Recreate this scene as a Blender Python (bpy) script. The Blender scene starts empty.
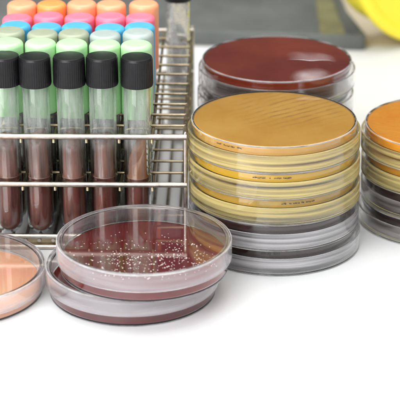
import bpy, math, random
from mathutils import Vector, Matrix
random.seed(11)
PI = math.pi
S = bpy.context.scene
COL = S.collection
MM = 0.001

# ------------------------------------------------------------------ object helpers
def link(o, parent=None):
    COL.objects.link(o)
    if parent is not None:
        o.parent = parent
    return o

def thing(name, label, cat, loc=(0, 0, 0), rotz=0.0, group=None):
    o = bpy.data.objects.new(name, None)
    o.empty_display_size = 0.01
    o.location = [c * MM for c in loc]
    o.rotation_euler = (0, 0, rotz)
    o['label'] = label
    o['category'] = cat
    if group:
        o['group'] = group
    return link(o)

def part(name, mesh, parent, loc=(0, 0, 0), rot=(0, 0, 0), label=None):
    o = bpy.data.objects.new(name, mesh)
    o.location = [c * MM for c in loc]
    o.rotation_euler = rot
    if label:
        o['label'] = label
    return link(o, parent)

# ------------------------------------------------------------------ mesh helpers (millimetres in, metres stored)
def mesh(name, verts, faces, mats, smooth=True, midx=None):
    me = bpy.data.meshes.new(name)
    me.from_pydata([(v[0] * MM, v[1] * MM, v[2] * MM) for v in verts], [], faces)
    for m in (mats if isinstance(mats, (list, tuple)) else [mats]):
        me.materials.append(m)
    for i, p in enumerate(me.polygons):
        p.use_smooth = smooth
        if midx:
            p.material_index = midx[i]
    me.update()
    return me

def fillet(pts, closed=True):
    """pts: (r, z, radius). Rounds each corner, with support points close to the arc so that flats stay flat."""
    out = []
    n = len(pts)
    for i, (r, z, q) in enumerate(pts):
        if q <= 0:
            out.append((r, z)); continue
        a = Vector((pts[(i - 1) % n][0], pts[(i - 1) % n][1])); b = Vector((r, z))
        c = Vector((pts[(i + 1) % n][0], pts[(i + 1) % n][1]))
        u = (a - b); v = (c - b)
        lu, lv = u.length, v.length
        u.normalize(); v.normalize()
        ang = u.angle(v)
        t = min(q / math.tan(ang / 2), lu * .42, lv * .42)
        rad = t * math.tan(ang / 2)
        bis = (u + v).normalized()
        cen = b + bis * (rad / math.sin(ang / 2))
        p0 = b + u * t; p1 = b + v * t
        a0 = math.atan2(p0.y - cen.y, p0.x - cen.x); a1 = math.atan2(p1.y - cen.y, p1.x - cen.x)
        d = (a1 - a0 + PI) % (2 * PI) - PI
        sup = min(t * .35, .25)
        out.append(tuple(b + u * (t + sup)))
        for k in range(5):
            w = a0 + d * k / 4
            out.append((cen.x + rad * math.cos(w), cen.y + rad * math.sin(w)))
        out.append(tuple(b + v * (t + sup)))
    return out

def lathe(name, prof, mats, seg=96, closed=True, matfn=None, radfn=None, zfn=None):
    """prof: (r, z) points, counter-clockwise in the r-z half plane. closed: the profile is a loop; points with r=0 become poles."""
    verts, faces, mi = [], [], []
    idx = []
    for (r, z) in prof:
        if abs(r) < 1e-6:
            idx.append([len(verts)]); verts.append((0, 0, z))
        else:
            ring = []
            for k in range(seg):
                a = 2 * PI * k / seg
                rr = r if radfn is None else radfn(r, z, a)
                x, y = rr * math.cos(a), rr * math.sin(a)
                zz = z if zfn is None else zfn(x, y, z)
                ring.append(len(verts)); verts.append((x, y, zz))
            idx.append(ring)
    n = len(prof)
    for i in range(n if closed else n - 1):
        A, B = idx[i], idx[(i + 1) % n]
        if len(A) == 1 and len(B) == 1:
            continue
        m = 0
        if matfn:
            m = matfn(prof[i], prof[(i + 1) % n])
        for k in range(seg):
            k2 = (k + 1) % seg
            if len(A) == 1:
                f = (A[0], B[k2], B[k])
            elif len(B) == 1:
                f = (A[k], A[k2], B[0])
            else:
                f = (A[k], A[k2], B[k2], B[k])
            faces.append(f); mi.append(m)
    return mesh(name, verts, faces, mats, True, mi)

class MB:
    def __init__(self):
        self.v, self.f = [], []
    def tube(self, a, b, r, seg=10, r2=None):
        a, b = Vector(a), Vector(b)
        d = (b - a).normalized()
        s = d.orthogonal().normalized(); t = d.cross(s)
        o = len(self.v)
        r2 = r if r2 is None else r2
        for p, q in ((a, r), (b, r2)):
            for k in range(seg):
                w = 2 * PI * k / seg
                self.v.append(tuple(p + s * q * math.cos(w) + t * q * math.sin(w)))
        for k in range(seg):
            k2 = (k + 1) % seg
            self.f.append((o + k, o + k2, o + seg + k2, o + seg + k))
        self.f.append(tuple(o + k for k in reversed(range(seg))))
        self.f.append(tuple(o + seg + k for k in range(seg)))
    def path(self, pts, r, seg=10):
        P = [Vector(p) for p in pts]
        o = len(self.v)
        n = len(P)
        s = None
        for i, p in enumerate(P):
            d = ((P[min(i + 1, n - 1)] - P[max(i - 1, 0)])).normalized()
            s = d.orthogonal().normalized() if s is None else (s - d * s.dot(d)).normalized()
            t = d.cross(s)
            for k in range(seg):
                w = 2 * PI * k / seg
                self.v.append(tuple(p + s * r * math.cos(w) + t * r * math.sin(w)))
        for i in range(n - 1):
            for k in range(seg):
                k2 = (k + 1) % seg
                a = o + i * seg
                self.f.append((a + k, a + k2, a + seg + k2, a + seg + k))
        self.f.append(tuple(o + k for k in reversed(range(seg))))
        self.f.append(tuple(o + (n - 1) * seg + k for k in range(seg)))
    def dome(self, c, r, h, seg=7):
        o = len(self.v)
        for (q, z) in ((1, 0), (.85, .5), (.5, .88)):
            for k in range(seg):
                w = 2 * PI * k / seg
                self.v.append((c[0] + r * q * math.cos(w), c[1] + r * q * math.sin(w), c[2] + h * z))
        self.v.append((c[0], c[1], c[2] + h))
        for i in range(2):
            for k in range(seg):
                k2 = (k + 1) % seg
                self.f.append((o + i * seg + k, o + i * seg + k2, o + (i + 1) * seg + k2, o + (i + 1) * seg + k))
        for k in range(seg):
            self.f.append((o + 2 * seg + k, o + 2 * seg + (k + 1) % seg, o + 3 * seg))
        self.f.append(tuple(o + k for k in reversed(range(seg))))
    def ball(self, c, r, seg=8, ry=None):
        o = len(self.v)
        n = 5
        for i in range(1, n):
            a = PI * i / n
            for k in range(seg):
                w = 2 * PI * k / seg
                self.v.append((c[0] + r * math.sin(a) * math.cos(w), c[1] + r * math.sin(a) * math.sin(w), c[2] - r * math.cos(a)))
        b0 = len(self.v); self.v.append((c[0], c[1], c[2] - r)); self.v.append((c[0], c[1], c[2] + r))
        for i in range(n - 2):
            for k in range(seg):
                k2 = (k + 1) % seg
                self.f.append((o + i * seg + k, o + i * seg + k2, o + (i + 1) * seg + k2, o + (i + 1) * seg + k))
        for k in range(seg):
            k2 = (k + 1) % seg
            self.f.append((b0, o + k2, o + k))
            self.f.append((b0 + 1, o + (n - 2) * seg + k, o + (n - 2) * seg + k2))
    def box(self, lo, hi):
        o = len(self.v)
        for z in (lo[2], hi[2]):
            for (x, y) in ((lo[0], lo[1]), (hi[0], lo[1]), (hi[0], hi[1]), (lo[0], hi[1])):
                self.v.append((x, y, z))
        for f in ((3, 2, 1, 0), (4, 5, 6, 7), (0, 1, 5, 4), (1, 2, 6, 5), (2, 3, 7, 6), (3, 0, 4, 7)):
            self.f.append(tuple(o + k for k in f))
    def quad(self, a, b, c, d):
        o = len(self.v)
        self.v += [tuple(a), tuple(b), tuple(c), tuple(d)]
        self.f.append((o, o + 1, o + 2, o + 3))
    def mesh(self, name, mat, smooth=True):
        me = mesh(name, self.v, self.f, mat, smooth)
        if smooth:
            try:
                me.set_sharp_from_angle(angle=math.radians(40))
            except Exception:
                pass
        return me

# ------------------------------------------------------------------ materials
def new_mat(name):
    m = bpy.data.materials.new(name)
    m.use_nodes = True
    nt = m.node_tree
    nt.nodes.clear()
    out = nt.nodes.new('ShaderNodeOutputMaterial')
    return m, nt, out

def N(nt, kind, **kw):
    n = nt.nodes.new(kind)
    for k, v in kw.items():
        if k in n.inputs:
            n.inputs[k].default_value = v
        else:
            setattr(n, k, v)
    return n

def rgba(c):
    return (c[0], c[1], c[2], 1.0)

def noise(nt, scale, detail=4, rough=.55, coord='Object', vec=None):
    tc = N(nt, 'ShaderNodeTexCoord')
    n = N(nt, 'ShaderNodeTexNoise', Scale=scale, Detail=detail, Roughness=rough)
    if vec:
        mp = N(nt, 'ShaderNodeMapping')
        mp.inputs['Scale'].default_value = vec
        oi = N(nt, 'ShaderNodeObjectInfo'); cx = N(nt, 'ShaderNodeCombineXYZ')      # every copy gets its own patch of the pattern
        om = N(nt, 'ShaderNodeMath', operation='MULTIPLY'); om.inputs[1].default_value = 7.3
        nt.links.new(oi.outputs['Random'], om.inputs[0]); nt.links.new(om.outputs[0], cx.inputs[2])
        nt.links.new(cx.outputs[0], mp.inputs['Location'])
        nt.links.new(tc.outputs[coord], mp.inputs['Vector'])
        nt.links.new(mp.outputs[0], n.inputs['Vector'])
    else:
        nt.links.new(tc.outputs[coord], n.inputs['Vector'])
    return n

def ramp(nt, src, stops):
    r = N(nt, 'ShaderNodeValToRGB')
    e = r.color_ramp.elements
    while len(e) < len(stops):
        e.new(0.5)
    for k, (p, c) in enumerate(stops):
        e[k].position = p
        e[k].color = rgba(c) if isinstance(c, (tuple, list)) else (c, c, c, 1)
    nt.links.new(src, r.inputs[0])
    return r

def principled(name, color, rough=.4, metal=0., spec=.5, var=.08, vscale=120., bump=0., bscale=400., coat=0., sss=0.):
    m, nt, out = new_mat(name)
    b = N(nt, 'ShaderNodeBsdfPrincipled', Roughness=rough, Metallic=metal)
    b.inputs['Specular IOR Level'].default_value = spec
    b.inputs['Coat Weight'].default_value = coat
    n = noise(nt, vscale)
    r = ramp(nt, n.outputs[0], [(.3, [c * (1 - var) for c in color]), (.7, [min(1, c * (1 + var)) for c in color])])
    nt.links.new(r.outputs[0], b.inputs['Base Color'])
    r2 = ramp(nt, n.outputs[0], [(.2, max(0, rough - .05)), (.8, rough + .08)])
    nt.links.new(r2.outputs[0], b.inputs['Roughness'])
    if sss:
        b.inputs['Subsurface Weight'].default_value = sss
        b.inputs['Subsurface Radius'].default_value = (1, 1, 1)
        b.inputs['Subsurface Scale'].default_value = .003
    if bump:
        n2 = noise(nt, bscale, 3)
        bp = N(nt, 'ShaderNodeBump', Strength=bump, Distance=.0004)
        nt.links.new(n2.outputs[0], bp.inputs['Height'])
        nt.links.new(bp.outputs[0], b.inputs['Normal'])
    nt.links.new(b.outputs[0], out.inputs[0])
    return m

def glass(name, color=(.985, .985, .985), ior=1.5, rough=0.0, haze=0.0, hcol=(.9, .88, .92), hscale=90., hlo=.35, hhi=.75, hvec=None, zr=None, wavy=0., back=.5):
    """Clear plastic or glass; haze mixes in a milky scatter, patchy by noise, optionally only between heights zr (metres)."""
    m, nt, out = new_mat(name)
    g = N(nt, 'ShaderNodeBsdfGlass', Color=rgba(color), Roughness=rough, IOR=ior)
    if wavy:
        wn = noise(nt, 22., 1.5, .4)
        bp = N(nt, 'ShaderNodeBump', Strength=1.0, Distance=wavy)
        nt.links.new(wn.outputs[0], bp.inputs['Height']); nt.links.new(bp.outputs[0], g.inputs['Normal'])
    if haze <= 0:
        nt.links.new(g.outputs[0], out.inputs[0])
        return m
    d = N(nt, 'ShaderNodeBsdfDiffuse', Color=rgba(hcol))
    t = N(nt, 'ShaderNodeBsdfTranslucent', Color=rgba(hcol))
    h = N(nt, 'ShaderNodeMixShader'); h.inputs[0].default_value = back
    nt.links.new(d.outputs[0], h.inputs[1]); nt.links.new(t.outputs[0], h.inputs[2])
    n = noise(nt, hscale, 5, .6, vec=hvec)
    r = ramp(nt, n.outputs[0], [(hlo, 0.), (hhi, 1.)])
    mul = N(nt, 'ShaderNodeMath', operation='MULTIPLY'); mul.inputs[1].default_value = haze
    nt.links.new(r.outputs[0], mul.inputs[0])
    fac = mul.outputs[0]
    if zr:
        tc = N(nt, 'ShaderNodeTexCoord'); sx = N(nt, 'ShaderNodeSeparateXYZ')
        nt.links.new(tc.outputs['Object'], sx.inputs[0])
        mr = N(nt, 'ShaderNodeMapRange'); mr.inputs[1].default_value = zr[0]; mr.inputs[2].default_value = zr[0] + .006
        nt.links.new(sx.outputs[2], mr.inputs[0])
        mr2 = N(nt, 'ShaderNodeMapRange'); mr2.inputs[1].default_value = zr[1]; mr2.inputs[2].default_value = zr[1] - .01
        nt.links.new(sx.outputs[2], mr2.inputs[0])
        m1 = N(nt, 'ShaderNodeMath', operation='MULTIPLY'); m2 = N(nt, 'ShaderNodeMath', operation='MULTIPLY')
        nt.links.new(mr.outputs[0], m1.inputs[0]); nt.links.new(mr2.outputs[0], m1.inputs[1])
        nt.links.new(m1.outputs[0], m2.inputs[0]); nt.links.new(fac, m2.inputs[1])
        fac = m2.outputs[0]
    mx = N(nt, 'ShaderNodeMixShader')
    nt.links.new(fac, mx.inputs[0]); nt.links.new(g.outputs[0], mx.inputs[1]); nt.links.new(h.outputs[0], mx.inputs[2])
    nt.links.new(mx.outputs[0], out.inputs[0])
    return m

def agar_mat(name, c1, c2, trans=.4, rough=.18, scale=55., streaks=None, lumps=0., tcol=None, vec=None, clear=0., ccol=(1, 1, 1)):
    """Set agar: a wet, softly translucent gel with a mottled colour; streaks adds a streaked growth."""
    m, nt, out = new_mat(name)
    n = noise(nt, scale, 5, .6, vec=vec)
    r = ramp(nt, n.outputs[0], [(.3, c1), (.7, c2)])
    col = r.outputs[0]
    if streaks:
        tc = N(nt, 'ShaderNodeTexCoord')
        mp = N(nt, 'ShaderNodeMapping'); mp.inputs['Rotation'].default_value = (0, 0, streaks['rot'])
        mp.inputs['Location'].default_value = (0, 0, 0)
        nt.links.new(tc.outputs['Object'], mp.inputs['Vector'])
        w = N(nt, 'ShaderNodeTexWave', Scale=streaks['scale'], Distortion=2.6, Detail=3)
        w.inputs['Detail Scale'].default_value = 1.1
        nt.links.new(mp.outputs[0], w.inputs['Vector'])
        wr = ramp(nt, w.outputs[1], [(.55, 0.), (.9, 1.)])
        n3 = noise(nt, 85., 3)
        nr = ramp(nt, n3.outputs[0], [(.34, 0.), (.62, .9)])
        gm = N(nt, 'ShaderNodeVectorMath', operation='DISTANCE')
        gm.inputs[1].default_value = streaks['centre']
        nt.links.new(tc.outputs['Object'], gm.inputs[0])
        gr = N(nt, 'ShaderNodeMapRange'); gr.inputs[1].default_value = streaks['rad']; gr.inputs[2].default_value = streaks['rad'] * .55
        nt.links.new(gm.outputs['Value'], gr.inputs[0])
        a = N(nt, 'ShaderNodeMath', operation='MULTIPLY'); b = N(nt, 'ShaderNodeMath', operation='MULTIPLY')
        nt.links.new(wr.outputs[0], a.inputs[0]); nt.links.new(nr.outputs[0], a.inputs[1])
        nt.links.new(a.outputs[0], b.inputs[0]); nt.links.new(gr.outputs[0], b.inputs[1])
        mx = N(nt, 'ShaderNodeMixRGB'); mx.inputs[2].default_value = rgba(streaks['col'])
        nt.links.new(b.outputs[0], mx.inputs[0]); nt.links.new(col, mx.inputs[1])
        col = mx.outputs[0]
    p = N(nt, 'ShaderNodeBsdfPrincipled', Roughness=rough, IOR=1.34)
    t = N(nt, 'ShaderNodeBsdfTranslucent')
    nt.links.new(col, p.inputs['Base Color'])
    if tcol:
        t.inputs[0].default_value = rgba(tcol)
    else:
        nt.links.new(col, t.inputs[0])
    if lumps:
        n2 = noise(nt, 160., 5, .65)
        bp = N(nt, 'ShaderNodeBump', Strength=lumps, Distance=.0015)
        nt.links.new(n2.outputs[0], bp.inputs['Height'])
        nt.links.new(bp.outputs[0], p.inputs['Normal'])
    mx = N(nt, 'ShaderNodeMixShader'); mx.inputs[0].default_value = trans
    nt.links.new(p.outputs[0], mx.inputs[1]); nt.links.new(t.outputs[0], mx.inputs[2])
    res = mx.outputs[0]
    if clear:                                   # share of light that goes straight through the gel, tinted by it
        tr = N(nt, 'ShaderNodeBsdfTransparent', Color=rgba(ccol))
        m3 = N(nt, 'ShaderNodeMixShader'); m3.inputs[0].default_value = clear
        nt.links.new(res, m3.inputs[1]); nt.links.new(tr.outputs[0], m3.inputs[2])
        res = m3.outputs[0]
    nt.links.new(res, out.inputs[0])
    return m

M = {}
M['bench'] = principled('white_bench', (.66, .67, .675), .42, var=.012, vscale=6., spec=.35)
M['beige'] = principled('beige_bench', (.60, .53, .40), .5, var=.06, vscale=14.)
M['clear'] = glass('clear_polystyrene', (1., 1., 1.), 1.5, wavy=.00014)
M['wall'] = glass('lid_wall_polystyrene', (1., 1., 1.), 1.5, .04, haze=.38, hcol=(.90, .88, .90), hscale=70., hlo=.36, hhi=.64, hvec=(.12, .12, 7), back=.25)
M['wall_clear'] = glass('clear_lid_wall', (1., 1., 1.), 1.5, .03, haze=.13, hcol=(.90, .80, .76), hscale=70., hlo=.36, hhi=.64, hvec=(.12, .12, 7), back=.3)
M['edge'] = glass('moulded_edge', (1., 1., 1.), 1.5, .08, haze=.45, hcol=(.99, .985, .985), hscale=60., hlo=.2, hhi=.6, back=.4)
M['wall_agar_light'] = glass('agar_lit_lid_wall', (1., 1., 1.), 1.5, .04, haze=.44, hcol=(.99, .82, .34), hscale=70., hlo=.36, hhi=.64, hvec=(.12, .12, 7), back=.25)  # amber tint paints the yellow agar's light into these lid walls
M['frost'] = glass('frosted_lid_wall', (1., 1., 1.), 1.5, .05, haze=.34, hcol=(.98, .95, .99), hscale=60., hlo=.2, hhi=.75, hvec=(.2, .2, 5), back=.35)
M['base_wall'] = glass('base_wall_polystyrene', (1., 1., 1.), 1.5, .02, haze=.0, hcol=(.97, .95, .97), hscale=90.)
M['tube_glass'] = glass('tube_glass', (.97, .985, .975), 1.48, 0., haze=.32, hcol=(.96, .96, .95), hscale=300., hlo=.38, hhi=.72, hvec=(1.4, 1.4, .22), zr=(.048, .088))
M['tube_glass_wet'] = glass('tube_glass_wet', (.98, .985, .985), 1.48, 0., haze=.5, hcol=(.99, .99, .99), hscale=300., hlo=.45, hhi=.75, zr=(.02, .094))
M['steel'] = principled('rack_steel', (.47, .43, .38), .30, 1.0, var=.22, vscale=240., bump=.15, bscale=900.)
M['steel_old'] = principled('tarnished_steel', (.32, .27, .18), .38, 1.0, var=.35, vscale=180., bump=.2, bscale=900.)
M['black_cap'] = principled('black_phenolic', (.009, .009, .010), .34, var=.25, vscale=300., bump=.12, bscale=1800., spec=.28)
M['ink'] = principled('black_ink', (.02, .02, .02), .6)
M['colony'] = principled('colony_cream', (.78, .64, .60), .35, var=.08, vscale=400.)
M['medium'] = agar_mat('slant_medium_brown_red', (.05, .020, .017), (.38, .15, .11), .25, .25, 330., vec=(1, 1, .07))
M['medium_ring'] = agar_mat('medium_ring', (.34, .17, .13), (.46, .26, .20), .25, .2, 130.)
M['medium_dark'] = agar_mat('butt_medium_dark', (.09, .027, .024), (.28, .085, .068), .2, .25, 300., vec=(1, 1, .12))
M['medium_orange'] = agar_mat('slant_medium_orange', (.56, .23, .09), (.20, .075, .05), .3, .25, 220., vec=(1, 1, .16))
M['medium_white'] = agar_mat('slant_medium_white', (.92, .92, .90), (.85, .85, .85), .1, .3, 130.)
def cap_plastic(name, c):
    return principled(name, c, .38, var=.04, vscale=200., sss=.35, spec=.5)
M['green'] = cap_plastic('pale_green_plastic', (.45, .76, .40))
M['olive'] = cap_plastic('grey_green_plastic', (.34, .38, .27))
M['olive2'] = cap_plastic('blue_grey_plastic', (.38, .45, .42))
M['blue'] = cap_plastic('sky_blue_plastic', (.08, .41, .62))
M['pink'] = cap_plastic('pink_plastic', (.90, .18, .27))
M['orange'] = cap_plastic('salmon_orange_plastic', (.92, .36, .19))
M['orange2'] = cap_plastic('strong_orange_plastic', (.93, .32, .09))
M['smoke'] = glass('smoky_plastic', (.55, .57, .57), 1.49, .12, haze=.6, hcol=(.46, .48, .46), hscale=9., hlo=.0, hhi=.75, wavy=.004)
M['yellow'] = principled('yellow_plastic', (.90, .76, .04), .4, var=.03, vscale=40., sss=.2)

# ------------------------------------------------------------------ petri dishes
RB, RL, H0 = 43.3, 45.3, 14.0
def base_mesh(s, H):
    p = fillet([(0, 0, 0), (RB * s, 0, .5), (RB * s, H - 1.2, .35), (RB * s - 1.15, H - 1.2, .35), (RB * s - 1.15, 1.0, .5), (0, 1.0, 0)])
    # the two axis points are poles: open profile from the axis to the axis
    return lathe('dish_base', p, [M['clear'], M['base_wall'], M['edge']], 128, False,
                 matfn=lambda a, b: 1 if max(a[1], b[1]) > 1.2 else (2 if min(a[0], b[0]) > RB * s - .62 else 0))
def lid_mesh(s, H, wall):
    R = RL * s
    p = fillet([(0, H - 1.0, 0), (R - 1.05, H - 1.0, .4), (R - 1.05, H - 9.6, .3), (R, H - 9.6, .3), (R, H, .6),
                (R - 2.6, H, .12), (R - 2.8, H - .28, .12), (0, H - .28, 0)])
    return lathe('dish_lid', p, [M['clear'], wall, M['edge']], 128, False,
                 matfn=lambda a, b: 2 if (min(a[0], b[0]) > R - .75 and min(a[1], b[1]) > H - .75) else 1 if (min(a[0], b[0]) > R - 1.3 and min(a[1], b[1]) < H - 1.1) else 0)
def agar_mesh(s, mat, depth):
    r = RB * s - 1.22
    p = fillet([(0, 1.04, 0), (r, 1.04, .2), (r, 1.12 + depth, .25), (r - 1.2, 1.12 + depth - .18, .2), (0, 1.12 + depth - .2, 0)])
    return lathe('agar', p, mat, 112, False)

def petri(label, group, loc, mat, s=1.0, inverted=False, depth=4.0, rotz=0., ink=None, colonies=None, H=H0, wall=None):
    t = thing('petri_dish', label, 'petri dish', loc, rotz, group)
    fl = (PI, 0, 0) if inverted else (0, 0, 0)
    z = H if inverted else 0.
    b = part('base', base_mesh(s, H), t, (0, 0, z), fl)
    l = part('lid', lid_mesh(s, H, wall or M['wall']), t, (0, 0, z), fl)
    a = part('agar', agar_mesh(s, mat, depth), t, (0, 0, z), fl)
    if ink:
        mb = MB()
        a0, a1, zz = ink
        ang = a0
        r = RB * s + .06
        while ang < a1:
            w = random.uniform(.006, .013)
            h = random.uniform(.45, .8)
            zb = zz + random.uniform(-.12, .12)
            if random.random() < .82:
                P = [(r * math.cos(ang), r * math.sin(ang), zb), (r * math.cos(ang + w), r * math.sin(ang + w), zb),
                     (r * math.cos(ang + w), r * math.sin(ang + w), zb + h), (r * math.cos(ang), r * math.sin(ang), zb + h)]
                Q = [(x * (r + .05) / r, y * (r + .05) / r, q) for (x, y, q) in P]
                o = len(mb.v); mb.v += P + Q
                for f in ((3, 2, 1, 0), (4, 5, 6, 7), (0, 1, 5, 4), (1, 2, 6, 5), (2, 3, 7, 6), (3, 0, 4, 7)):
                    mb.f.append(tuple(o + k for k in f))
            ang += w + random.uniform(.003, .008)
        part('ink_print', mb.mesh('ink_print', M['ink'], False), b, (0, 0, 0))
        b.children[0].matrix_parent_inverse = Matrix.Identity(4)
        if inverted:   # keep the print upright: undo the base's flip
            b.children[0].rotation_euler = (PI, 0, 0)
            b.children[0].location = (0, 0, H * MM)
    if colonies:
        mb = MB()
        for (x, y, r) in colonies:
            mb.dome((x, y, 1.12 + depth - .24), r, r * .8)
        c = part('colonies', mb.mesh('colonies', M['colony']), a)
        c['kind'] = 'stuff'
    return t

A_gold = agar_mat('agar_gold', (.70, .36, .045), (.86, .53, .12), .15, .16, 26., clear=.10, ccol=(1., .82, .45),
                  streaks=dict(rot=math.radians(128), scale=62., centre=(.008, -.016, .003), rad=.036, col=(.56, .31, .06)))
A_yellow = agar_mat('agar_yellow', (.95, .55, .02), (.98, .64, .05), .2, clear=.1, ccol=(1., .86, .30))
A_amber = agar_mat('agar_amber', (.50, .38, .08), (.88, .50, .05), .2, scale=30., clear=.1, ccol=(.95, .78, .35))
A_brown = agar_mat('agar_brown', (.028, .013, .010), (.045, .022, .016), .25)
A_brown2 = agar_mat('agar_brown_grey', (.04, .02, .018), (.06, .032, .027), .25)
A_red = agar_mat('agar_dark_red', (.19, .016, .009), (.40, .075, .028), .15, scale=13., clear=.08, ccol=(.8, .2, .15))
A_blood = agar_mat('agar_blood_red', (.19, .026, .032), (.28, .044, .048), .3, .12, 45., tcol=(.75, .10, .08), clear=.28, ccol=(.90, .22, .16))
A_peach = agar_mat('agar_peach', (.92, .40, .28), (.97, .58, .33), .12, .15, 30., clear=.06, ccol=(1., .66, .48))
A_orange = agar_mat('agar_orange', (.93, .34, .02), (.97, .47, .05), .15, .25, 50., lumps=.5, clear=.05, ccol=(1., .65, .2))
A_orange2 = agar_mat('agar_orange_amber', (.74, .32, .03), (.86, .42, .05), .2, clear=.1, ccol=(1., .7, .3))

# centre stack: five upside-down dishes
g = 'upside-down dishes in the gold-topped stack'
pt = H0 + .04
cs = [
 ('bottom dark brown agar dish of the gold-topped stack, resting on the white bench', A_brown, (1.9, .3), (math.radians(258), math.radians(272), 11.3)),
 ('dark brown agar dish second from the bottom of the gold-topped stack', A_brown2, (.8, -.4), None),
 ('dull olive amber agar dish in the middle of the gold-topped stack', A_amber, (.9, .4), (math.radians(272), math.radians(296), 11.2)),
 ('bright yellow agar dish second from the top of the gold-topped stack', A_yellow, (.5, .2), (math.radians(253), math.radians(279), 11.2)),
 ('streaked golden agar dish on top of the tall stack beside the wire rack', A_gold, (.3, .9), (math.radians(227), math.radians(247), 11.5)),
]
for i, (lab, m, (dx, dy), ink) in enumerate(cs):
    petri(lab, g, (dx, dy + 2.5, .12 + i * pt), m, 1.0, True, 4.0, random.uniform(-.02, .02), ink, None, H0, M['wall_agar_light'] if i >= 2 else None)

# red-topped stack behind
g = 'upside-down dishes in the red-topped stack'
rs = [
 ('bottom dish of the red-topped stack hidden behind the gold-topped stack', A_brown),
 ('second lowest dish of the red-topped stack behind the gold-topped stack', A_brown2),
 ('middle brown dish of the red-topped stack behind the gold-topped stack', A_brown),
 ('dark brown agar dish directly under the top red dish, behind the gold-topped stack', A_brown2),
 ('glossy dark red agar dish on top of the rear stack near the grey tray', A_red),
]
for i, (lab, m) in enumerate(rs):
    petri(lab, g, (5.2 + random.uniform(-.6, .6), 104.4 + random.uniform(-.5, .5), .12 + i * pt), m, .995, True, 4.2, 0, None, None, H0, M['wall_clear'])

# right stack at the picture edge
g = 'upside-down dishes in the orange-topped stack'
os_ = [
 ('bottom dark brown agar dish of the orange-topped stack, resting on the white bench', A_brown, -1.0),
 ('dark brown agar dish second from the bottom of the orange-topped stack', A_brown2, .4),
 ('amber agar dish directly under the rough orange dish', A_orange2, .2),
 ('rough bright orange agar dish on top of the stack cut by the picture edge', A_orange, -.5),
]
for i, (lab, m, dx) in enumerate(os_):
    petri(lab, g, (95.0 + dx, 35.5 + random.uniform(-.4, .4), .12 + i * 14.04), m, 1.0, True, 4.0, 0, None, None, 14.0, M['wall_agar_light'] if i >= 2 else M['wall_clear'])

# front pair, upright, with colonies
def colony_field():
    out = []
    def ok(x, y):
        return x * x + y * y < 39.0 ** 2 and y > -29
    def add(x, y, r):
        if ok(x, y):
            for (a, b, c) in out:
                if (a - x) ** 2 + (b - y) ** 2 < (r + c) ** 2 * .8:
                    return
            out.append((x, y, r))
    rnd = random.Random(5)
    # dense crescents in front of centre, thinning to the sides
    for _ in range(250):
        a = math.radians(rnd.gauss(275, 52)); q = 8 + 28 * rnd.random() ** .8
        add(q * math.cos(a) * 1.08, q * math.sin(a) * .95 + 4, rnd.choice((.2, .26, .32, .4, .55)))
    for k in range(9):                      # streak lines of the loop
        x0 = -27 + 6 * k + rnd.uniform(-2, 2); y0 = rnd.uniform(-14, 14); L = rnd.uniform(9, 20); a = math.radians(rnd.uniform(-30, 25))
        for j in range(rnd.randint(6, 12)):
            w = j / 10 * L
            add(x0 + w * math.cos(a) + rnd.gauss(0, .6), y0 + w * math.sin(a) + rnd.gauss(0, .6), rnd.uniform(.2, .42))
    for _ in range(60):
        a = math.radians(rnd.gauss(-5, 30)); q = 16 + 20 * rnd.random()
        add(q * math.cos(a), q * math.sin(a) - 3, rnd.uniform(.25, .45))
    for _ in range(60):
        a = rnd.uniform(0, 2 * PI); q = 38 * math.sqrt(rnd.random())
        add(q * math.cos(a), q * math.sin(a) * .9 - 3, rnd.uniform(.24, .42))
    return out
SF = .965
g = 'upright red dishes in the front pair'
petri('lower upright red agar dish of the front pair, resting on the white bench', g, (-72.4, -58.5, .12), A_blood, SF, False, 5.7, 0, None, None, 15.7, M['frost'])
petri('upper upright red agar dish dotted with pale colonies, topmost of the front pair', g, (-66.2, -64.3, 15.86), A_blood, SF, False, 5.7, 0, None, colony_field(), 15.7, M['frost'])
# a few colonies too on the lower dish's uncovered edge are in its agar pattern
petri('upright peach agar dish lying alone before the wire rack', None, (-160.6, -59.5, .12), A_peach, .985, False, 4.0, 0, None, None, 14.4, M['frost'])

# ------------------------------------------------------------------ wire rack
PITCH = 17.0
RX, RY, RROT = -46.3, -8.7, -math.radians(.9)       # front right corner post
NCOL, NROW = 7, 11
W_, D_ = NCOL * PITCH, NROW * PITCH
rack = thing('test_tube_rack', 'tarnished steel wire rack holding rows of capped culture tubes', 'test tube rack', (RX, RY, 0), RROT)
def grid(z, name, mat, rr=.75):
    mb = MB()
    for i in range(NROW + 1):
        y = i * PITCH
        if i not in (0, NROW):
            mb.tube((-W_, y, z), (0, y, z), rr)
    for j in range(1, NCOL):
        x = -j * PITCH
        mb.path([(x, -1.2, z - 3.0), (x, -1.0, z - 1.8), (x, 1.2, z - 1.55), (x, 4, z - 1.45), (x, D_ - 1, z - 1.45), (x, D_ + .5, z - 2.8)], rr + .1)
    return part(name, mb.mesh(name, mat), rack)
ZU, ZL = 64.0, 37.3
grid(ZU, 'upper_grid', M['steel_old'])
grid(ZL, 'lower_grid', M['steel_old'])
def frame(z, r, name):
    mb = MB()
    mb.tube((-W_ - 1, 0, z), (1, 0, z), r, 14)
    part(name, mb.mesh(name, M['steel']), rack)
    mb = MB(); mb.tube((-W_ - 1, D_, z), (1, D_, z), r * .8, 12)
    part(name, mb.mesh(name, M['steel']), rack)
    for x in (0, -W_):
        mb = MB(); mb.tube((x, .6, z - .6), (x, D_ - .6, z - .6), r * .8, 12)
        part('side_rail', mb.mesh('side_rail', M['steel_old']), rack)
frame(ZU, 1.55, 'rail')
frame(ZL, 1.45, 'rail')
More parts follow.
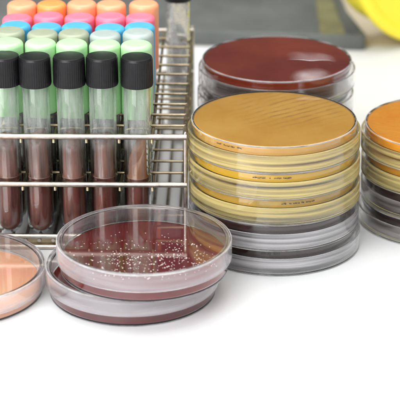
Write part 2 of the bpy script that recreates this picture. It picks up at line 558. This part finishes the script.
for x in (0, -W_):
    for y in (0, D_):
        sx = 1.25 if x == 0 else -1.25
        mb = MB(); mb.path([(x + sx * .2, y + .9, 0.6), (x + sx * .2, y + .9, ZU - 2), (x + sx * .2, y + .9, ZU + 1.6)], 1.15, 12)
        mb.ball((x + sx * .2, y + .9, ZU + 1.6), 1.15, 10)
        part('post', mb.mesh('post', M['steel']), rack)
mb = MB()
x = -3.5
while x > -W_:
    mb.tube((x, -.2, 5.1), (x, D_ + .2, 5.1), 1.0, 8)
    x -= 7.4
part('base_grid', mb.mesh('base_grid', M['steel']), rack)
for y in (0, D_):
    for z, r in ((7.6, 1.35), (1.5, 1.45)):
        mb = MB(); mb.tube((-W_ - 1, y, z), (1, y, z), r, 12)
        part('base_rail', mb.mesh('base_rail', M['steel']), rack)
mb = MB()                                             # the flat strip behind the two front base rails
mb.box((-W_, 1.5, 2.2), (-.4, 2.3, 7.0))
part('base_strip', mb.mesh('base_strip', M['steel_old'], False), rack)

# ------------------------------------------------------------------ tubes
RT = 7.1
def tube_profile(top):
    out = []
    for k in range(0, 9):
        a = -PI / 2 + (PI / 2) * k / 8
        out.append((RT * math.cos(a) if k else 0, RT + RT * math.sin(a)))
    out += [(RT, top - 12), (RT, top - 11.6), (RT - .6, top - 10.8), (RT - .6, top - .4), (RT - .9, top), (RT - 1.3, top - .3)]
    ri = RT - 1.25
    out += [(ri - .5, top - 10.8), (ri, top - 12.)]
    for k in range(8, -1, -1):
        a = -PI / 2 + (PI / 2) * k / 8
        out.append((ri * math.cos(a) if k else 0, RT + ri * math.sin(a)))
    return out
TUBE_H = 97.0
me_tube = lathe('tube_glass', tube_profile(TUBE_H), M['tube_glass'], 40, False)
me_tube_wet = lathe('tube_glass_wet', tube_profile(TUBE_H), M['tube_glass_wet'], 40, False)
def slant_mesh(name, mats, zlo, zhi, direc, r=5.72, butt=33.):
    """Slanted culture medium: dark butt below, slope rising towards direc."""
    prof = []
    for k in range(0, 9):
        a = -PI / 2 + (PI / 2) * k / 8
        prof.append((r * math.cos(a) if k else 0, RT + .05 + r * math.sin(a)))
    prof += [(r, 15), (r, 22), (r, butt), (r + .03, butt + .05), (r + .03, butt + .45), (r * .9, butt + .8), (r * .84, zlo - 1.5), (r * .80, 999), (r * .62, 1000), (r * .4, 1000), (0, 1000)]
    def zf(x, y, z):
        if z < 900: return z
        d = (x * math.cos(direc) + y * math.sin(direc)) / r
        e = (math.hypot(x, y) / r) ** 4 * .8
        return zlo + (zhi - zlo) * (d * .5 + .5) + e
    me = lathe(name, [(a, b) for a, b in prof[:-1]] + [(0, 1000)], mats, 36, False,
               matfn=lambda a, b: 1 if b[1] <= butt else (2 if b[1] <= butt + .5 and len(mats) > 2 else 0), zfn=zf)
    # the pole at the top
    v = me.vertices[-1]; v.co.z = (zlo + zhi) / 2 * MM
    return me
CAP_H = 15.5
def ribbed(r, z, a):
    if r > 7.9 and 1.0 < z < CAP_H - 1.4:
        return r + .16 * math.cos(44 * a)
    return r
me_black = lathe('black_cap', fillet([(6.9, 0, .1), (8.25, 0, .3), (8.3, 1.2, .1), (8.25, CAP_H - 1.2, .2), (7.75, CAP_H, .45), (7.0, CAP_H, 0), (0, CAP_H, 0), (0, CAP_H - 2, 0), (6.9, CAP_H - 2, .2)])
                 , M['black_cap'], 176, True, radfn=ribbed)
def closure_mesh(mat, r, h):
    p = fillet([(r - 1.0, 0, .1), (r + .1, 0, .3), (r, h, 4.2), (3.2, h + .25, .5), (0, h + .3, 0), (0, h - 2, 0), (r - 1.2, h - 2, .6)])
    return lathe('closure', p, mat, 48, True)
CL = {k: closure_mesh(M[k], 8.25, 38.) for k in ('green', 'olive', 'olive2', 'blue', 'pink', 'orange', 'orange2')}

def rk(x, y):     # rack coordinates to world
    c, s = math.cos(RROT), math.sin(RROT)
    return RX + x * c - y * s, RY + x * s + y * c

colnames = ['leftmost', 'second from the left', 'middle', 'second from the right', 'rightmost']
rows = [
 ('black', 'black screw cap culture tube, {} of the front row'),
 ('green', 'pale green capped tube, {} of the row behind the black caps'),
 ('olive', '{} capped tube, {} of the row behind green caps'),
 ('blue', 'sky blue capped culture tube, {} of the row before pink caps'),
 ('pink', 'pink capped culture tube, {} of the row behind blue caps'),
 ('orange', '{} orange capped tube, {} of the rearmost filled row'),
]
slant_back = slant_mesh('slant', [M['medium'], M['medium_dark']], 36, 56, PI / 2)
ZB = 6.2
rnd = random.Random(21)
for ri, (kind, lab) in enumerate(rows):
    for ci in range(5):
        x, y = rk(-PITCH * (5.5 - ci), PITCH * (ri + .5))
        x += rnd.uniform(-.5, .5); y += rnd.uniform(-.6, .6)
        dz = rnd.uniform(-.5, .8)
        if kind == 'olive':
            km = 'olive2' if ci >= 3 else 'olive'
            L = lab.format('blue-grey' if ci >= 3 else 'grey-green', colnames[ci])
        elif kind == 'orange':
            km = 'orange2' if ci == 1 else 'orange'
            L = lab.format('strong' if ci == 1 else 'pale salmon', colnames[ci])
        else:
            km = kind; L = lab.format(colnames[ci])
        t = thing('culture_tube', L, 'culture tube', (x, y, ZB), rnd.uniform(0, 6), kind + ' capped tubes in the rack')
        t.rotation_euler = (math.radians(rnd.uniform(-.5, .3)), math.radians(rnd.uniform(-.5, .5)), rnd.uniform(0, 6) if kind != 'black' else rnd.uniform(-.25, .25))
        part('glass_tube', me_tube, t)
        if kind == 'black':
            mm = [M['medium'], M['medium_dark'], M['medium_ring']]
            d = PI / 2 + rnd.uniform(-.45, .45); zz = (49 + rnd.uniform(-2, 2), 58 + rnd.uniform(-2, 2))
            if ci == 4:
                mm = [M['medium_orange'], M['medium_dark'], M['medium_ring']]; d = PI / 2 - .9; zz = (36.5, 58)
            part('slant', slant_mesh('slant', mm, zz[0], zz[1], d), t)
            part('cap', me_black, t, (0, 0, TUBE_H - CAP_H + 1.9))
        else:
            part('slant', slant_back, t)
            z = TUBE_H + 3.0 - 38. + {'green': .9, 'olive': 1.2, 'blue': -.6, 'pink': -.4, 'orange': 2.6}[kind] + dz
            part('cap', CL[km], t, (0, 0, z))
x, y = rk(-PITCH * .5 + .6, PITCH * 9.75)
t = thing('culture_tube', 'lone clear tube beaded with droplets, standing in the empty rear corner of the rack', 'culture tube', (x, y, ZB), 0.2)
part('glass_tube', me_tube_wet, t)
part('slant', slant_mesh('slant', [M['medium_white'], M['medium_white']], 6, 92, PI + .1), t)
part('cap', me_black, t, (0, 0, TUBE_H - CAP_H + 1.9))
mb = MB()
for _ in range(60):
    a = rnd.uniform(0, 2 * PI); z = rnd.uniform(46, 82); q = rnd.uniform(.2, .6)
    mb.ball((5.5 * math.cos(a), 5.5 * math.sin(a), z), q, 7)
dr = part('droplets', mb.mesh('droplets', M['clear']), t); dr['kind'] = 'stuff'

# ------------------------------------------------------------------ background: tray, yellow tub
def slab(poly, z0, z1, name, mat, inset=None, depth=0):
    """A polygonal tray: outline poly, walls from z0 to z1, inner floor at z0+depth."""
    n = len(poly)
    c = Vector((sum(p[0] for p in poly) / n, sum(p[1] for p in poly) / n))
    def off(d):
        out = []
        for i in range(n):
            p = Vector(poly[i]); a = Vector(poly[i - 1]); b = Vector(poly[(i + 1) % n])
            n1 = Vector((-(p - a).y, (p - a).x)).normalized(); n2 = Vector((-(b - p).y, (b - p).x)).normalized()
            m = (n1 + n2).normalized()
            out.append(p + m * d / max(.3, m.dot(n1)))
        return out
    rings = [([Vector(p) for p in poly], z0), ([Vector(p) for p in poly], z1 - .6), (off(.5), z1), (off(2.2), z1), (off(2.8), z1 - .7), (off(4.5), z0 + depth + .6), (off(5.5), z0 + depth)]
    v, f = [], []
    for R, z in rings:
        v += [(p.x, p.y, z) for p in R]
    for i in range(len(rings) - 1):
        for k in range(n):
            k2 = (k + 1) % n
            f.append((i * n + k, i * n + k2, (i + 1) * n + k2, (i + 1) * n + k))
    f.append(tuple(reversed(range(n))))
    f.append(tuple((len(rings) - 1) * n + k for k in range(n)))
    return mesh(name, v, f, mat, False)
def rounded(poly, r, seg=6):
    out = []
    n = len(poly)
    for i in range(n):
        p = Vector(poly[i]); u = (Vector(poly[i - 1]) - p).normalized(); w = (Vector(poly[(i + 1) % n]) - p).normalized()
        a, b = p + u * r, p + w * r
        for k in range(seg + 1):
            s = k / seg
            out.append(tuple((a * (1 - s) + p * s) * (1 - s) + (p * (1 - s) + b * s) * s))
    return out
tray = thing('tray', 'smoky grey plastic tray behind the wire rack and red-topped stack', 'tray', (0, 0, 0))
poly = rounded([(-290, 375), (80, 337), (70, 400), (62, 620), (-290, 650)], 6)
part('tray_body', slab(poly, .2, 11., 'tray_body', M['smoke'], depth=2.0), tray)

nrm = Vector((.57, -.82, .07)).normalized()
RLid = 70.
tub = thing('yellow_tub', 'bright yellow round plastic tub lying on its side behind the orange-topped stack', 'tub', (121.5, 366.0, 0))
rot = nrm.to_track_quat('Z', 'Y').to_euler()
cen = Vector((0, 0, RLid * math.sqrt(1 - nrm.z ** 2) + .3)) * 1.0
lidp = fillet([(0, 0, 0), (RLid - 1, 0, .5), (RLid, 2, .6), (RLid, 8, 2.5), (RLid - 6.5, 8, 1.5), (RLid - 8.5, 6., 1.), (0, 6., 0)])
part('lid', lathe('tub_lid', lidp, M['yellow'], 96, False), tub, cen, rot)
bodp = fillet([(0, -34, 0), (61, -34, 4), (65.5, -.5, .4), (63.5, -.5, .4), (59, -32, 3), (0, -32, 0)])
part('body', lathe('tub_body', bodp, M['yellow'], 96, False), tub, cen, rot)

mb = MB()  # strip added to stand for the yellow tub reflected in the tray
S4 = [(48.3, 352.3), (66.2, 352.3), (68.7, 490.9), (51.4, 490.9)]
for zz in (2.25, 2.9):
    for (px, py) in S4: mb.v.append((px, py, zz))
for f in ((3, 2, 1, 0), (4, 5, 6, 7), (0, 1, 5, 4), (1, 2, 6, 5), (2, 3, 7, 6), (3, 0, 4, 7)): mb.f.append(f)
refl_strip = part('reflection_strip', mb.mesh('reflection_strip', principled('olive_yellow_reflection', (.19, .18, .085), .3, var=.3, vscale=30.), False), None)
refl_strip['label'] = 'olive yellow strip added for the yellow tub reflection in the grey tray, near its right end'; refl_strip['category'] = 'strip'

# ------------------------------------------------------------------ bench
def sheet(name, x0, y0, x1, y1, z0, z1, mat):
    mb = MB(); mb.box((x0, y0, z0), (x1, y1, z1))
    o = part(name, mb.mesh(name, mat, False), None)
    o['kind'] = 'structure'
    return o
sheet('bench_top', -1500, -1100, 1500, 348, -30, 0, M['bench'])
sheet('rear_bench', -1500, 349, 1500, 2200, -31, 0, M['beige'])

# ------------------------------------------------------------------ light
w = bpy.data.worlds.new('World'); S.world = w; w.use_nodes = True
nt = w.node_tree; nt.nodes.clear()
tc = N(nt, 'ShaderNodeTexCoord'); sx = N(nt, 'ShaderNodeSeparateXYZ')
nt.links.new(tc.outputs['Generated'], sx.inputs[0])
ma = N(nt, 'ShaderNodeMath', operation='MULTIPLY'); ma.inputs[1].default_value = -.62
nt.links.new(sx.outputs[1], ma.inputs[0])
mb_ = N(nt, 'ShaderNodeMath', operation='ADD')
nt.links.new(ma.outputs[0], mb_.inputs[0]); nt.links.new(sx.outputs[2], mb_.inputs[1])
mr = N(nt, 'ShaderNodeMapRange'); mr.inputs[1].default_value = -1; mr.inputs[2].default_value = 1
nt.links.new(mb_.outputs[0], mr.inputs[0])
r = ramp(nt, mr.outputs[0], [(.42, (.09, .09, .095)), (.56, (.45, .455, .46)), (.78, (1.15, 1.15, 1.15))])
bg = N(nt, 'ShaderNodeBackground'); bg.inputs['Strength'].default_value = .75
out = N(nt, 'ShaderNodeOutputWorld')
nt.links.new(r.outputs[0], bg.inputs[0]); nt.links.new(bg.outputs[0], out.inputs[0])

def area(name, loc, target, sx_, sy_, power, color):
    L = bpy.data.lights.new(name, 'AREA'); L.shape = 'RECTANGLE'; L.size = sx_; L.size_y = sy_; L.energy = power; L.color = color
    o = bpy.data.objects.new(name, L); o.location = loc
    o.rotation_euler = (Vector(target) - Vector(loc)).to_track_quat('-Z', 'Y').to_euler()
    link(o)
    return o
area('ceiling_lamp', (-.1, .15, 1.25), (-.03, 0, 0), 1.1, .9, 14.0, (1.0, .985, .96))
area('front_fill', (-.75, -1.25, .85), (-.03, 0, .03), 1.2, 1.2, 33.0, (.985, .985, 1.0))  # soft front fill, added to brighten the upright dish walls

az, el = math.radians(3.6), math.radians(18.55)
p0 = Vector((.030, .075, .07)); dr_ = Vector((math.sin(az) * math.cos(el), math.cos(az) * math.cos(el), math.sin(el)))
fw = area('red_highlight_lamp', tuple(p0 + dr_ * 2.6), tuple(p0), .062, .010, .006, (1, 1, 1))  # small lamp added and sized to draw one highlight on the red dish
fw.data.shape = 'ELLIPSE'

# ------------------------------------------------------------------ camera and render settings
cam = bpy.data.cameras.new('camera'); co = bpy.data.objects.new('camera', cam); link(co)
co.location = (-.038406, -.882453, .390682)
co.rotation_euler = (math.radians(90 - 22.5), 0, 0)
cam.sensor_width = 36; cam.lens = 162.; cam.clip_start = .02; cam.clip_end = 50
cam.dof.use_dof = True; cam.dof.focus_distance = .925; cam.dof.aperture_fstop = 15
S.camera = co
S.view_settings.view_transform = 'Standard'; S.view_settings.look = 'None'
S.view_settings.exposure = 0.0; S.view_settings.gamma = 1
c = S.cycles
c.use_denoising = True
c.max_bounces = 32; c.transmission_bounces = 32; c.transparent_max_bounces = 32; c.diffuse_bounces = 5; c.glossy_bounces = 8
c.caustics_refractive = True; c.caustics_reflective = True; c.sample_clamp_indirect = 8.0; c.blur_glossy = .3
